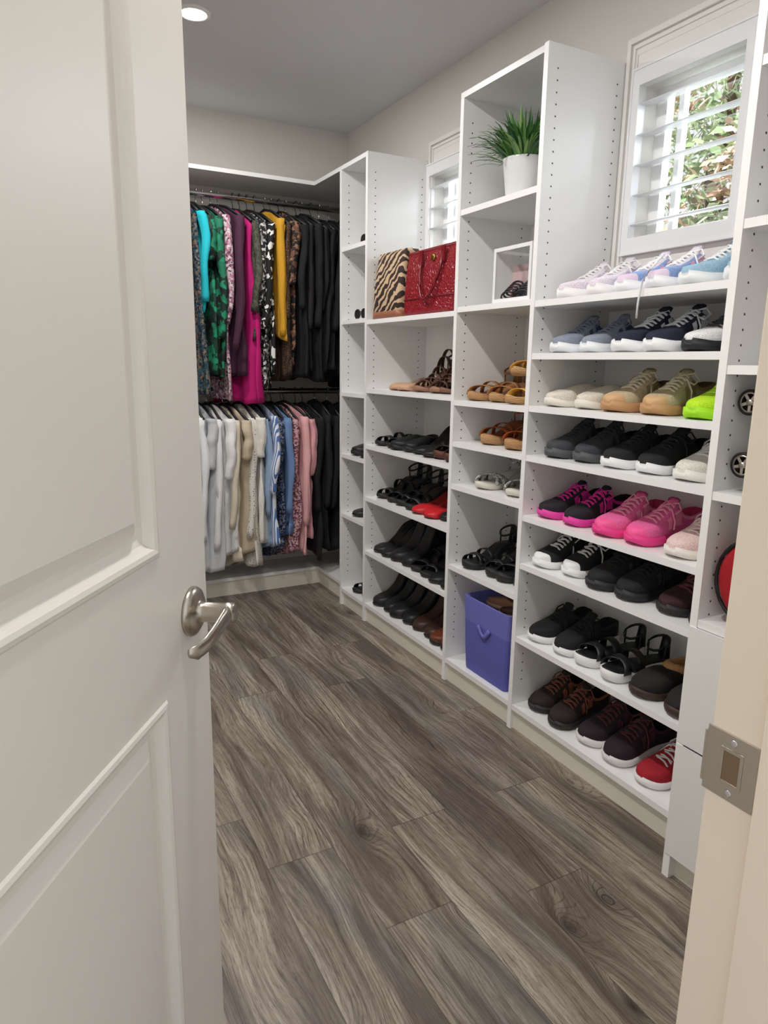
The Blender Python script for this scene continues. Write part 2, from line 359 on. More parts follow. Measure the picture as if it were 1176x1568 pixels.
# ---------------------------------------------------------------- shoes
WT=[(0,.010),(.02,.020),(.07,.028),(.15,.032),(.35,.031),(.5,.036),(.68,.045),(.8,.046),(.88,.041),(.94,.032),(.975,.021),(1,.007)]
TS=[0,.02,.05,.09,.14,.2,.27,.34,.4,.45,.5,.56,.62,.68,.74,.8,.86,.91,.95,.98,1.]
def shoe(mb,M,side,kind,c):
    L=.255
    up,sole,lining,lace,acc=c['up'],c['sole'],c.get('in',M_dark),c.get('lace',c['up']),c.get('acc',c['up'])
    H=c.get('heel',0.)
    def e(t):
        k=max(0,min(1,(.68-t)/.45)); k=k*k*(3-2*k); return H*k
    cy=lambda t: side*.007*math.sin(math.pi*min(1,t*1.05))-side*.004
    def spring(t): return .010*max(0,(t-.82)/.18)**2
    if kind in('sneaker','slip','flat','pump','bootie','slipper'):
        op={'sneaker':.40,'slip':.42,'flat':.66,'pump':.62,'bootie':.34,'slipper':.5}[kind]
        HT={'sneaker':[(0,.070),(.03,.084),(.12,.078),(.25,.066),(.36,.074),(.42,.100),(.5,.090),(.62,.072),(.75,.058),(.88,.050),(.95,.041),(.98,.033),(1,.022)],
            'slip':[(0,.056),(.04,.064),(.2,.056),(.38,.060),(.46,.068),(.6,.060),(.8,.049),(.94,.038),(.98,.03),(1,.020)],
            'slipper':[(0,.04),(.04,.045),(.3,.04),(.48,.058),(.6,.066),(.8,.055),(.94,.042),(.98,.03),(1,.020)],
            'flat':[(0,.048),(.04,.054),(.2,.042),(.45,.030),(.62,.030),(.75,.034),(.9,.028),(1,.010)],
            'pump':[(0,.048),(.04,.056),(.2,.044),(.45,.030),(.6,.032),(.75,.036),(.9,.028),(1,.010)],
            'bootie':[(0,.10),(.04,.13),(.15,.135),(.3,.135),(.38,.12),(.46,.085),(.6,.062),(.8,.048),(.94,.036),(1,.012)]}[kind]
        ts={'sneaker':[(0,.030),(.5,.025),(1,.018)],'slip':[(0,.022),(1,.018)],'slipper':[(0,.022),(1,.02)]}.get(kind,[(0,.006),(1,.005)])
        rings=[]
        yo=[1,1.02,.97,.84,.66,.34,0]; zo=[0,.36,.70,.89,.97,1,1]
        yi=[1,1.02,.93,.86,.76,.60,0]; zi=[0,.4,.8,1,.97,.0,.0]
        for t in TS:
            w=interp(WT,t); h=interp(HT,t); s0=interp(ts,t)*.8
            opened=.05<t<op
            Y=yi if opened else yo; Zz=zi if opened else zo
            if t<=.05: Y=[1,1,.95,.9,.8,.5,0]; Zz=[0,.4,.8,.95,.98,1,1]
            r=[]
            for j in range(13):
                q=j if j<=6 else 12-j; sg=-1 if j<=6 else 1
                z=s0+max(.004,(h-s0))*Zz[q]
                if opened and q>=5: z=s0+.006
                r.append(Vector((t*L,cy(t)+sg*w*Y[q],z+e(t)+spring(t))))
            rings.append(r)
        def mf(i,j):
            tt=(TS[i]+TS[i+1])/2; q=j if j<6 else 11-j
            if .05<tt<op: return lining if q>=3 else (acc if (q==2 and kind=='sneaker') or tt<.1 else up)
            if kind=='sneaker':
                if op<=tt<.76 and q>=4: return c.get('tongue',up)
                if tt>.9: return c.get('toe',up)
                if (.42<tt<.48 or .54<tt<.6) and q in(1,2): return acc
                if tt<=.05: return acc
            return up
        ks=mb.loft(rings,up,closed=False,M=M,mf=mf)
        mb.face([ks[0]+j for j in range(13)],up); mb.face([ks[-1]+j for j in range(13)],c.get('toe',up),True)
        rs=[]
        for t in TS:
            w=interp(WT,t)+(.0045 if kind in('sneaker','slip','slipper') else .001); s0=interp(ts,t); sp=spring(t); ee=e(t)
            fl=(.005 if kind=='sneaker' else 0)
            rs.append([Vector((t*L*1.018-.002,cy(t)+yy*w,z)) for yy,z in ((-.9,ee+sp),(-1.02,ee+sp+s0*.4),(-1.0,ee+sp+s0+fl),(-.8,ee+sp+s0),(.8,ee+sp+s0),(1.0,ee+sp+s0+fl),(1.02,ee+sp+s0*.4),(.9,ee+sp))])
        mb.loft(rs,sole,M=M)
        if kind in('sneaker',) :
            for i in range(6):
                t=.45+i*.052; w=interp(WT,t)*.6
                z=interp(HT,t)+e(t)+.002
                mb.tube([(t*L-.004,cy(t)-w,z-.007),(t*L,cy(t)-w*.4,z+.001),(t*L+.003,cy(t)+w*.4,z+.001),(t*L+.006,cy(t)+w,z-.007)],.003,lace,5,M)
                if i%2==0: mb.tube([(t*L-.002,cy(t)+w,z-.006),(t*L+.004,cy(t)+w*.3,z+.002),(t*L+.010,cy(t)-w,z-.007)],.0028,lace,5,M)
            for s2 in(-1,1):
                q=random.uniform(.8,1.3)
                mb.tube([(.46*L,cy(.45),.098),(.42*L,s2*.02*q,.104),(.44*L,s2*.036*q,.088),(.50*L,s2*.032*q,.076),(.52*L,s2*.014,.088)],.0026,lace,5,M)
                mb.tube([(.47*L,cy(.45),.096),(.52*L,s2*.022,.088),(.55*L,s2*.042,.06),(.57*L,s2*.046,.04)],.0024,lace,5,M)
            mb.loft([[Vector((.43*L+x_,cy(.43)+yy*.021,z_+zt_)) for yy,z_ in ((-1,-.004),(-.5,.001),(.5,.001),(1,-.004),(.5,-.006),(-.5,-.006))] for x_,zt_ in ((.01,.094),(-.002,.106),(-.010,.115))],c.get('tongue',up),M=M)
        if kind=='slipper':
            fr=c['fur']
            for i in range(26):
                a=math.pi*2*i/26; tt=.26+.27*math.cos(a)
                p=Vector((tt*L,cy(tt)+interp(WT,tt)*.85*math.sin(a),.050+.014*max(0,math.cos(a))))
                mb.lathe([(.001,-.014),(.012,-.008),(.015,0),(.012,.008),(.001,.014)],fr,8,M@Matrix.Translation(p)@Matrix.Rotation(random.random()*3,4,'X'))
        if H>0.02:
            mb.loft([[Vector((.02*L+(.010 if z==0 else .02)+sx*k1,sy*k1,z)) for sx,sy in ((-1,-1),(1,-1),(1,1),(-1,1))] for z,k1 in ((0,c.get('hk',.008)),(H*.5,.011),(H+.004,.02))],sole,M=M,sm=False)
    else:
        plat=c.get('plat',.012); rs=[]
        solid=kind=='wedge'
        for t in TS:
            w=interp(WT,t)*.98+.002; top=e(t)+plat+spring(t); bot=(0 if t<.85 else spring(t)) if solid else e(t)+spring(t)
            rs.append([Vector((t*L,cy(t)+yy*w,z)) for yy,z in ((-.86,bot),(-1,bot+(top-bot)*.4),(-1,top),(1,top),(1,bot+(top-bot)*.4),(.86,bot))])
        mb.loft(rs,sole,M=M)
        mb.loft([[Vector((t*L,cy(t)+yy*interp(WT,t)*.9,e(t)+plat+spring(t)+z)) for yy,z in ((-1,0.),(-.9,.003),(.9,.003),(1,0.))] for t in TS],c.get('bed',lining),M=M)
        if H>.02 and not solid:
            mb.loft([[Vector((.06*L+sx*k1,sy*k1,z)) for sx,sy in ((-1,-1),(1,-1),(1,1),(-1,1))] for z,k1 in ((0,c.get('hk',.008)),(H*.5,.01),(H+.004,.018))],sole,M=M,sm=False)
        def strap(t0,t1,hh,wd,m):
            rr=[]
            for k in range(11):
                a=math.pi*k/10; u=k/10; t=t0+(t1-t0)*u; w=interp(WT,t)*1.0+.002
                y=cy(t)-w*math.cos(a)*1.0; z=e(t)+plat-.002+hh*math.sin(a)**.75
                n=Vector((0,-math.cos(a),math.sin(a)))*.0012
                rr.append([Vector((t*L-wd,y,z))+n,Vector((t*L+wd,y,z))+n,Vector((t*L+wd,y,z))-n,Vector((t*L-wd,y,z))-n])
            mb.loft(rr,m,M=M)
        for (a,b,hh,wd) in c.get('straps',[(.80,.72,.028,.010),(.62,.68,.04,.007),(.45,.55,.05,.006)]): strap(a,b,hh,wd,up)
        if c.get('ankle',True):
            z0=e(.1)+plat; hz=z0+.05
            pts=[Vector((.13*L+.034*math.cos(a),.032*math.sin(a),hz-.016*math.cos(a))) for a in [i*math.pi/8 for i in range(16)]]
            mb.tube(pts,.0016,up,5,M,rz=.0045,closed=True)
            for sg in(-1,1): mb.tube([(.16*L,sg*.031,z0),(.15*L,sg*.033,hz)],.003,up,5,M)
            mb.loft([[Vector(p) for p in ((-.002,-.014,hz+.014),(-.002,.014,hz+.014),(.002,.014,hz+.014),(.002,-.014,hz+.014))],[Vector(p) for p in ((.002,-.02,z0),(.002,.02,z0),(.008,.02,z0),(.008,-.02,z0))]],up,M=M)
def pair(name,y,z,kind,c,xf=D,sp=.056,rot=0.,sc_=1.,dx=0.,jit=.09):
    mb=MB(); toe=xf+.012+dx; Lh=.255*sc_
    for side in(-1,1):
        a=math.pi+rot+random.uniform(-jit,jit)
        M=Matrix.Translation((toe+Lh/2+random.uniform(0,.024),y+side*sp,z+.0006))@Matrix.Rotation(a,4,'Z')@Matrix.Scale(sc_,4)@Matrix.Translation((-.1275,0,0))
        shoe(mb,M,side,kind,c)
    return mb.obj(name,fix=True)
F=fabric; Lh=leather; Rb=rubber
W=(235,235,235); K=(24,24,26)
def C(up,sole,lace=None,acc=None,inn=(60,58,58),**k):
    d=dict(up=knit(up),sole=Rb(sole)); d['in']=F(inn); d['lace']=F(lace or up); d['acc']=F(acc or up)
    if 'toe' in k: k['toe']=Rb(k['toe'])
    if 'tongue' in k: k['tongue']=F(k['tongue'])
    d.update(k); return d
def LC(up,sole=None,inn=(45,40,38),**k):
    d=dict(up=Lh(up),sole=Rb(sole or up)); d['in']=Lh(inn); d['bed']=Lh(inn); d['lace']=Lh(up); d['acc']=Lh(up); d.update(k); return d
A=SZ['A']
pair('sneakers',1.59,A[0],'sneaker',C((225,215,225),(240,238,238),W,(200,180,205),(215,205,215)))
pair('sneakers',1.36,A[0],'sneaker',C((140,165,212),(240,240,245),(245,245,245),(235,170,195),(225,190,205),tongue=(225,215,230),toe=(225,205,225)))
pair('sneakers',1.135,A[0],'sneaker',C((155,190,212),(235,238,240),(240,240,240),(90,125,165),(120,150,180)))
mb=MB(); mb.tube([(D+.06,1.315,1.535),(D+.02,1.318,1.50),(D-.004,1.32,1.468),(D-.008,1.322,1.44),(D-.007,1.326,1.41),(D-.004,1.33,1.375)],.0028,F(W),6); mb.obj('shoelace')
pair('running_shoes',1.60,A[1],'sneaker',C((138,146,162),(235,238,242),(120,126,150),(60,80,120),(90,98,118)),rot=.05)
pair('running_shoes',1.345,A[1],'sneaker',C((30,36,58),(240,240,242),(225,228,235),(235,238,245),(25,25,32)),sc_=1.1)
pair('sneakers',1.115,A[1],'sneaker',C((235,235,235),(30,30,34),(60,60,62),(20,20,22),(40,40,42)))
pair('slip_on_shoes',1.61,A[2],'slip',C((222,214,200),(232,226,214),W,(215,205,190),(150,140,125)),sc_=1.04)
pair('leather_sneakers',1.37,A[2],'sneaker',C((196,180,150),(190,145,100),(225,215,195),(160,140,95),(120,95,65),toe=(205,165,120)),sp=.064,sc_=1.05)
pair('running_shoes',1.10,A[2],'sneaker',C((190,245,40),(170,235,30),(200,250,70),(150,215,20),(120,180,20)),sp=.05)
pair('running_shoes',1.60,A[3],'sneaker',C((62,64,70),(78,80,84),(50,52,56),(45,47,52),(28,28,30)),sc_=1.05)
pair('running_shoes',1.355,A[3],'sneaker',C((28,28,30),(238,238,240),(35,35,38),(22,22,24),(20,20,20)),sc_=1.05)
pair('sneakers',1.115,A[3],'sneaker',C((228,224,214),(236,234,228),W,(215,210,200),(190,180,165)))
pair('running_shoes',1.61,A[4],'sneaker',C((30,26,34),(225,60,160),(225,50,160),(210,40,150),(24,22,26)))
pair('running_shoes',1.36,A[4],'sneaker',C((250,105,165),(235,60,140),(255,165,195),(255,150,190),(220,70,130),toe=(245,90,155)),sc_=1.05)
pair('sneakers',1.11,A[4],'sneaker',C((240,205,200),(240,232,225),(245,225,220),(235,190,185),(225,190,180)))
pair('canvas_sneakers',1.62,A[5],'sneaker',C((28,28,30),(240,240,240),W,(30,30,32),(25,25,27),toe=(238,238,238)))
pair('running_shoes',1.375,A[5],'sneaker',C((26,26,28),(32,32,35),(30,30,33),(60,60,64),(20,20,22)),sc_=1.06)
pair('running_shoes',1.125,A[5],'sneaker',C((58,28,34),(34,32,34),(120,60,70),(90,40,50),(24,20,22)))
pair('sneakers',1.62,A[6],'sneaker',C((22,22,24),(236,236,236),(24,24,26),(40,40,42),(20,20,22)))
pair('sport_sandals',1.405,A[6],'sandal',LC((22,22,24),(238,238,238),(26,26,28),plat=.030,straps=[(.82,.66,.032,.014),(.66,.82,.036,.014),(.5,.55,.045,.014)]),sp=.052)
pair('slippers',1.175,A[6],'slipper',C((30,26,26),(60,40,30),None,None,(180,140,100),fur=mat('tan_fur',(190,145,95),.95,0,.6,400)),sp=.06,sc_=1.05,jit=.03)
pair('running_shoes',1.62,A[7],'sneaker',C((40,28,28),(32,30,32),(130,75,60),(150,85,65),(24,22,22)))
pair('running_shoes',1.375,A[7],'sneaker',C((38,24,32),(225,220,220),(90,40,55),(80,35,50),(22,20,22)),sc_=1.06)
pair('canvas_sneakers',1.13,A[7],'sneaker',C((165,28,42),(238,236,234),W,(170,30,45),(80,20,25)))
B=SZ['B']
Mwv=stripes('woven_cork',(205,165,115),(150,108,68),60.,'Z',3.,.35,2.)
tan=dict(straps=[(.84,.66,.034,.020),(.62,.60,.045,.010)])
pair('wedge_sandals',2.065,B[2],'wedge',LC((165,110,60),(196,155,105),(130,88,55),heel=.04,plat=.024,**tan)|dict(sole=Mwv),rot=.2,sp=.052,jit=.03)
mb=MB()
for s_,(xx,yy,zz,rz_,rx_) in zip((-1,1),((1.60,1.865,0.0007,2.95,0),(1.62,1.90,.093,3.4,0))):
    M=Matrix.Translation((xx,yy,B[2]+zz))@Matrix.Rotation(rz_,4,'Z')@Matrix.Translation((-.1275,0,0))
    shoe(mb,M,s_,'wedge',LC((205,150,60),(200,160,105),(205,175,125),heel=.04,plat=.02,**tan)|dict(sole=Mwv))
mb.obj('espadrille_sandals')
pair('wedge_sandals',1.97,B[3],'wedge',LC((165,80,35),(200,165,115),(150,85,45),heel=.045,plat=.03,**tan)|dict(sole=Mwv),rot=.3,sp=.08)
pair('glitter_sandals',1.965,B[4],'wedge',LC((195,195,190),(215,210,198),(190,185,175),heel=.03,plat=.02,straps=[(.84,.64,.036,.016),(.66,.82,.036,.014)])|dict(up=floral('glitter_fabric',[(205,205,200),(120,120,118),(235,235,230),(160,160,155)],220)),rot=.25,sp=.08)
pair('strappy_sandals',2.035,B[5],'sandal',LC((20,20,22),(24,24,26),(30,30,32),heel=.05,plat=.024,hk=.014,straps=[(.86,.72,.03,.012),(.72,.84,.034,.010),(.6,.6,.042,.010)]),rot=.15,sp=.06,jit=.04)
pair('platform_sandals',1.86,B[5],'sandal',LC((20,20,22),(24,24,26),(30,30,32),heel=.045,plat=.026,hk=.016,straps=[(.84,.66,.034,.014),(.62,.62,.042,.012)]),rot=.1,sp=.042,dx=.01,jit=.03)
Cc=SZ['C']
glad=[(.85,.72,.03,.009),(.78,.86,.034,.008),(.68,.66,.044,.008),(.58,.62,.054,.008),(.5,.5,.062,.008),(.4,.38,.075,.009),(.3,.28,.085,.009)]
pair('gladiator_sandals',2.485,Cc[1],'sandal',LC((85,58,44),(150,110,85),(140,105,85),heel=.075,plat=.014,straps=glad),rot=.3,sp=.06,sc_=1.06,dx=.01)
pair('gladiator_sandals',2.31,Cc[1],'sandal',LC((60,42,36),(120,85,65),(110,80,65),heel=.08,plat=.014,straps=glad),rot=.12,sp=.04,sc_=1.0,dx=.03,jit=.03)
pair('ballet_flats',2.70,Cc[1],'flat',LC((200,160,130),(190,150,125),(195,160,135)),rot=.4,sp=.045)
bk=lambda **k: LC((20,20,22),(22,22,24),k.pop('inn',(38,36,36)),**k)
st2=[(.85,.70,.03,.014),(.66,.80,.032,.012),(.5,.5,.045,.01)]
pair('black_sandals',2.80,Cc[2],'sandal',bk(plat=.014,straps=st2,ankle=False),rot=.12,sp=.048)
pair('black_flats',2.63,Cc[2],'slip',bk(),rot=.12,sp=.042,sc_=.95)
pair('black_heels',2.46,Cc[2],'pump',bk(heel=.07),rot=.12,sp=.042)
pair('black_sandals',2.30,Cc[2],'wedge',LC((34,24,22),(80,40,30),(150,75,45),heel=.06,plat=.024,straps=st2),rot=.12,sp=.046,jit=.04)
pair('black_sandals',2.80,Cc[3],'sandal',bk(plat=.014,heel=.07,straps=st2),rot=.12,sp=.048)
pair('black_sandals',2.61,Cc[3],'wedge',bk(plat=.018,heel=.06,straps=[(.85,.8,.03,.014),(.6,.6,.04,.014)]),rot=.15,sp=.047,jit=.05)
pair('red_heels',2.43,Cc[3],'pump',LC((205,28,38),(150,20,25),(150,30,30),heel=.03),rot=.15,sp=.046,jit=.04)
pair('black_heels',2.265,Cc[3],'pump',bk(heel=.06),rot=.08,sp=.036,dx=.03,jit=.03)
for y,k in ((2.81,'pump'),(2.64,'bootie'),(2.46,'sandal'),(2.285,'pump')):
    pair('black_heels',y,Cc[4],k,bk(heel=.075,plat=.014,straps=st2),rot=.12,sp=.043,sc_=1.02,jit=.05)
pair('ankle_boots',2.80,Cc[5],'bootie',bk(heel=.03,hk=.022),rot=.12,sp=.047,jit=.05)
pair('ankle_boots',2.62,Cc[5],'bootie',bk(heel=.035,hk=.022),rot=.12,sp=.045,sc_=1.05,jit=.05)
pair('leather_loafers',2.44,Cc[5],'bootie',LC((60,34,26),(30,24,22),heel=.02),rot=.1,sp=.044,jit=.05)
pair('leather_loafers',2.275,Cc[5],'slip',LC((110,52,30),(40,30,25)),rot=.1,sp=.038,sc_=.95,jit=.05)
E=SZ['E']
pair('black_flats',3.03,E[3],'slip',bk(),rot=.1,sp=.05)
pair('black_flats',3.02,E[4],'flat',bk(),rot=.1,sp=.05)
pair('black_sandals',3.02,E[5],'sandal',bk(plat=.014,straps=st2),rot=.1,sp=.05)
def sunglasses(name,x,y,z,m):
    mb=MB()
    for s2 in(-1,1):
        pts=[(x,y+s2*.034+.028*math.cos(a),z+.024+.021*math.sin(a)) for a in [i*math.pi/8 for i in range(16)]]
        mb.tube(pts,.0028,m,6,closed=True)
        k=mb.add(pts); mb.face([k+i for i in range(16)],M_dark)
        mb.tube([(x,y+s2*.062,z+.03),(x+.07,y+s2*.064,z+.028),(x+.12,y+s2*.06,z+.006)],.002,m,6)
    mb.tube([(x,y-.008,z+.03),(x-.002,y,z+.034),(x,y+.008,z+.03)],.0025,m,6)
    mb.obj(name)
sunglasses('sunglasses',D+.03,3.02,E[1]+.001,M_blk)
sunglasses('sunglasses',D+.05,3.0,E[0]+.001,M_blk)

# ---------------------------------------------------------------- bags
def croc(name,c):
    t=NT(name); v=t.n('ShaderNodeTexVoronoi',{'Vector':t.pos(),'Scale':75.},feature='DISTANCE_TO_EDGE')
    t.col(lin(c)); t.b.inputs['Roughness'].default_value=.35; t.bump(t.ramp(v.outputs[0],[(0,(0,0,0)),(.15,(255,255,255))]),.6,.003); return t.m
def rrect(hx,hy,r,n=4):
    o=[]
    for cx,cy,a0 in ((hx-r,hy-r,0),(-(hx-r),hy-r,90),(-(hx-r),-(hy-r),180),(hx-r,-(hy-r),270)):
        for i in range(n+1):
            a=math.radians(a0+90*i/n); o.append((cx+r*math.cos(a),cy+r*math.sin(a)))
    return o
Mred=croc('red_crocodile_leather',(142,12,30)); Mred2=leather((120,10,26),.35)
def tote():
    mb=MB(); x,y,z0=1.545,2.435,Cc[0]+.001
    prof=[(0,.060,.175,.02),(.012,.066,.182,.022),(.03,.066,.185,.022),(.10,.060,.190,.02),(.18,.048,.194,.016),(.25,.034,.197,.012)]
    mb.loft([[Vector((x+a,y+b,z0+z)) for a,b in rrect(hx,hy,r)] for z,hx,hy,r in prof],Mred,cap1=False)
    mb.loft([[Vector((x+a,y+b,z0+z)) for a,b in rrect(hx,hy,r)] for z,hx,hy,r in ((.246,.036,.199,.012),(.256,.035,.199,.012),(.256,.028,.192,.01),(.15,.028,.185,.01))],Mred2,cap0=False)
    mb.loft([[Vector((x+a,y+b,z0+z)) for a,b in rrect(hx,hy,r)] for z,hx,hy,r in ((.062,.0655,.1885,.022),(.069,.065,.189,.022))],Mred2)
    for xs in (-1,1):
        pts=[]
        for i in range(25):
            u=i/24; yy=y-.02-.08+.16*u
            if xs<0: zz=z0+.225-.17*math.sin(math.pi*u)**.55; xx=x-.05-.035*math.sin(math.pi*u)**.6
            else: zz=z0+.225+.045*math.sin(math.pi*u)**.6; xx=x+.038
            pts.append((xx,yy,zz))
        mb.tube(pts,.0065,Mred2,8)
        for s2 in(-1,1):
            mb.box(x+xs*.052-.003,x+xs*.052+.003,y-.02+s2*.08-.012,y-.02+s2*.08+.012,z0+.19,z0+.247,Mred2,None)
    mb.lathe([(.004,-.003),(.013,-.003),(.013,.003),(.004,.003)],mat('brass',(200,165,90),.3,1.),14,Matrix.Translation((x-.046,y-.02,z0+.215))@Matrix.Rotation(math.pi/2,4,'Y'))
    mb.obj('red_tote_bag')
tote()
Mz=stripes('zebra_print',(205,178,145),(52,34,28),13.,'DIAGONAL',6.,.45,1.6)
mb=MB(); x,y,z0=1.545,2.765,Cc[0]+.001
mb.loft([[Vector((x+a,y+b,z0+z)) for a,b in rrect(hx,hy,r)] for z,hx,hy,r in ((0,.07,.115,.025),(.01,.075,.122,.028),(.12,.07,.124,.026),(.22,.055,.124,.02),(.27,.042,.122,.014),(.281,.036,.120,.012))],Mz)
mb.loft([[Vector((x+a,y+b,z0+z)) for a,b in rrect(hx,hy,r)] for z,hx,hy,r in ((.0005,.0765,.1235,.028),(.03,.0765,.1245,.028))],leather((150,95,70)))
mb.tube([(x-.001,y-.108,z0+.283),(x-.001,y+.108,z0+.283)],.004,mat('zip_brass',(170,150,110),.4,1.),6)
mb.obj('zebra_print_bag')
# clear display box with eyeglasses
mb=MB(); x0,x1,ya,yb,z0,z1=D+.015,D+.25,1.785,1.98,B[1]+.001,B[1]+.175
e_=.012
for yy in (ya,yb-e_):
    for xx in (x0,x1-e_): mb.box(xx,xx+e_,yy,yy+e_,z0,z1,M_white)
for zz in (z0,z1-e_):
    for xx in (x0,x1-e_): mb.box(xx,xx+e_,ya+e_,yb-e_,zz,zz+e_,M_white)
    for yy in (ya,yb-e_): mb.box(x0+e_,x1-e_,yy,yy+e_,zz,zz+e_,M_white)
mb.box(x0+e_,x1-e_,ya+e_,yb-e_,z0,z0+.003,M_white)
mb.box(x0+e_,x1-e_,ya+e_,yb-e_,z1-.003,z1-.001,M_glass)
mb.box(x1-.004,x1-.002,ya+e_,yb-e_,z0+e_,z1-e_,M_glass)
mb.box(x0+.002,x0+.004,ya+e_,yb-e_,z0+e_,z1-e_,M_glass)
bx=mb.obj('box'); mb=MB()
Mpk=mat('pale_pink_card',(208,180,180),.6)
mb.box(x0+.07,x0+.075,ya+.016,yb-.016,z0+.05,z1-.05,Mpk); mb.box(x0+.075,x1-.02,ya+.016,yb-.016,z0+.045,z0+.05,mat('pale_card',(215,205,205),.6))
mb.box(x0+.07,x1-.02,ya+.016,yb-.016,z0+.0035,z0+.0449,mat('grey_foam',(90,86,88),.8)); 
s1=mb.obj('pink_case')
mb=MB()
for i in range(5):
    for s2 in(-1,1):
        yy=(ya+yb)/2+s2*.038; zz=z0+.02+i*.009; xx=x0+.016+i*.010
        mb.tube([(xx,yy+.031*math.cos(a),zz+.014*math.sin(a)) for a in [k*math.pi/7 for k in range(14)]],.0034,M_blk,6,closed=True)
s2_=mb.obj('eyeglasses'); parent('display_box',[bx,s1,s2_])
# plant
mb=MB(); px,py,pz=D+.10,1.955,B[0]+.001
mb.lathe([(.050,0),(.054,.004),(.068,.122),(.070,.127),(.066,.127),(.062,.11),(.0005,.104)],mat('white_ceramic',(240,240,242),.25),32,Matrix.Translation((px,py,pz)))
pot=mb.obj('pot'); mb=MB()
G=[mat('grass_leaf_%d'%i,c,.45) for i,c in enumerate([(60,110,56),(90,145,70),(130,172,95),(44,88,48)])]
mb.lathe([(.061,.107),(.0005,.110)],mat('soil',(60,45,35),.9),20,Matrix.Translation((px,py,pz)))
for i in range(480):
    a=random.uniform(0,2*math.pi); r=random.random()**.6*.046; b=Vector((px+r*math.cos(a),py+r*math.sin(a),pz+.105))
    out=random.uniform(.02,.15); hh=random.uniform(.07,.185)*(1.1-out*1.4); a2=a+random.uniform(-.5,.5)
    d=Vector((math.cos(a2),math.sin(a2),0)); sd=Vector((-d.y,d.x,0)); w=random.uniform(.003,.0055); g=random.choice(G); rr=[]
    for k in range(6):
        u=k/5; p=b+d*out*u**1.1+Vector((0,0,hh*(u-.35*u**3*(out/.1)))); ww=w*(math.sin(math.pi*min(1,.15+u*.85))+.05)
        p.y=max(P['P3']+.008,p.y)
        rr.append([p-sd*ww,p+Vector((0,0,.0008)),p+sd*ww])
    mb.loft(rr,g,closed=False)
lf=mb.obj('leaves',fix=False); parent('potted_grass_plant',[pot,lf])
# blue bin
Mb=fabric((98,100,180)); Mb2=fabric((112,114,192))
mb=MB(); bx0,by0,bz=1.61,1.94,B[6]+.001
def br(z,sx,sy,r,lean=0): return [Vector((bx0+a+lean,by0+b,bz+z)) for a,b in rrect(sx,sy,r)]
mb.loft([br(0,.132,.122,.012),br(.01,.134,.126,.014),br(.1,.138,.131,.015),br(.2,.139,.136,.015),br(.293,.141,.139,.013),br(.295,.141,.139,.013),br(.295,.136,.134,.012),br(.2,.133,.130,.012),br(.02,.128,.12,.01)],Mb,mf=lambda i,j: Mb2 if i>=3 else Mb)
mb.tube([(bx0-.145,by0-.035+.07*u,bz+.205-.035*math.sin(math.pi*u)) for u in [i/8 for i in range(9)]],.004,Mb2,6,rz=.010)
binb=mb.obj('bin'); mb=MB()
for yy,rot,cc in ((1.99,1.2,LC((170,125,95),(205,180,150))),(1.88,1.7,LC((90,60,50),(210,190,170)))):
    M=Matrix.Translation((bx0-.0,yy,bz+.235))@Matrix.Rotation(rot+.5,4,'Z')@Matrix.Rotation(.15,4,'X')@Matrix.Scale(.78,4)@Matrix.Translation((-.1275,0,0)); shoe(mb,M,1,'slip',cc)
mb.box(bx0-.12,bx0+.12,by0-.11,by0+.11,bz+.02,bz+.225,fabric((140,110,90)))
sh=mb.obj('shoes_in_bin'); parent('blue_fabric_bin',[binb,sh])
# suitcase lying on its side with two wheels
Ms=mat('suitcase_shell',(30,31,34),.5,0,.2,300)
mb=MB(); zc=.986
mb.loft([[Vector((1.44+dx,.68+a,zc+.125+b)) for a,b in rrect(hy,hz,.03)] for dx,hy,hz in ((0,.25,.10),(.01,.262,.112),(.03,.27,.118),(.28,.27,.118),(.30,.262,.112))],Ms)
for zz in (zc+.06,zc+.195):
    M=Matrix.Translation((1.40,.945,zz))@Matrix.Rotation(math.pi/2,4,'Y')
    for (r0,r1,m,a,b) in ((.022,.028,mat('tire',(25,25,25),.7),-.012,.012),(.019,.022,M_nick,-.0125,.0125),(.0005,.007,M_nick,-.014,.014)):
        mb.lathe([(r0,a),(r1,a),(r1,b),(r0,b)],m,24,M,False,False); mb.lathe([(r0,b),(r0,a)],m,24,M,False,False)
    for k in range(5):
        a=2*math.pi*k/5; mb.box(.004,.021,-.0032,.0032,-.0115,.0115,M_nick,M@Matrix.Rotation(a,4,'Z'))
    mb.box(1.415,1.45,.925,.965,zz-.008,zz+.008,M_blk)
mb.obj('black_suitcase')
# red round vanity bag
mb=MB(); M=Matrix.Translation((1.425,.868,.686+.108))
mb.loft([[M@Vector((xx,rr2*math.cos(a)*.98,rr2*math.sin(a))) for a in [i*math.pi/16 for i in range(32)]] for xx,rr2 in ((-.05,.08),(-.0475,.094),(-.04,.1),(.04,.1),(.0475,.094),(.05,.08))],fabric((170,20,35)))
for xx in (-.046,.046): mb.tube([M@Vector((xx,.102*math.cos(a)*.98,.102*math.sin(a))) for a in [i*math.pi/16 for i in range(32)]],.0045,M_blk,6,closed=True)
mb.tube([M@Vector((0,.05*math.cos(a),.098+.035*math.sin(a))) for a in [i*math.pi/8 for i in range(9)]],.005,M_blk,6)
mb.obj('red_vanity_bag')
mb=MB(); M=Matrix.Translation((1.46,.86,1.551))
mb.lathe([(.09,0),(.092,.02),(.085,.06),(.06,.095),(.02,.112),(.0005,.114)],fabric((232,232,235)),24,M)
mb.loft([[M@Vector((-.03-.08*u*math.cos((k-4)*.32),.09*math.sin((k-4)*.32)*1.0,.006+.003*math.cos((k-4)*.3)+dz)) for u,dz in ((0,0),(.5,.0),(1,-.003),(1,0),(.5,.004),(0,.004))] for k in range(9)],fabric((225,225,230)))
mb.obj('baseball_cap')

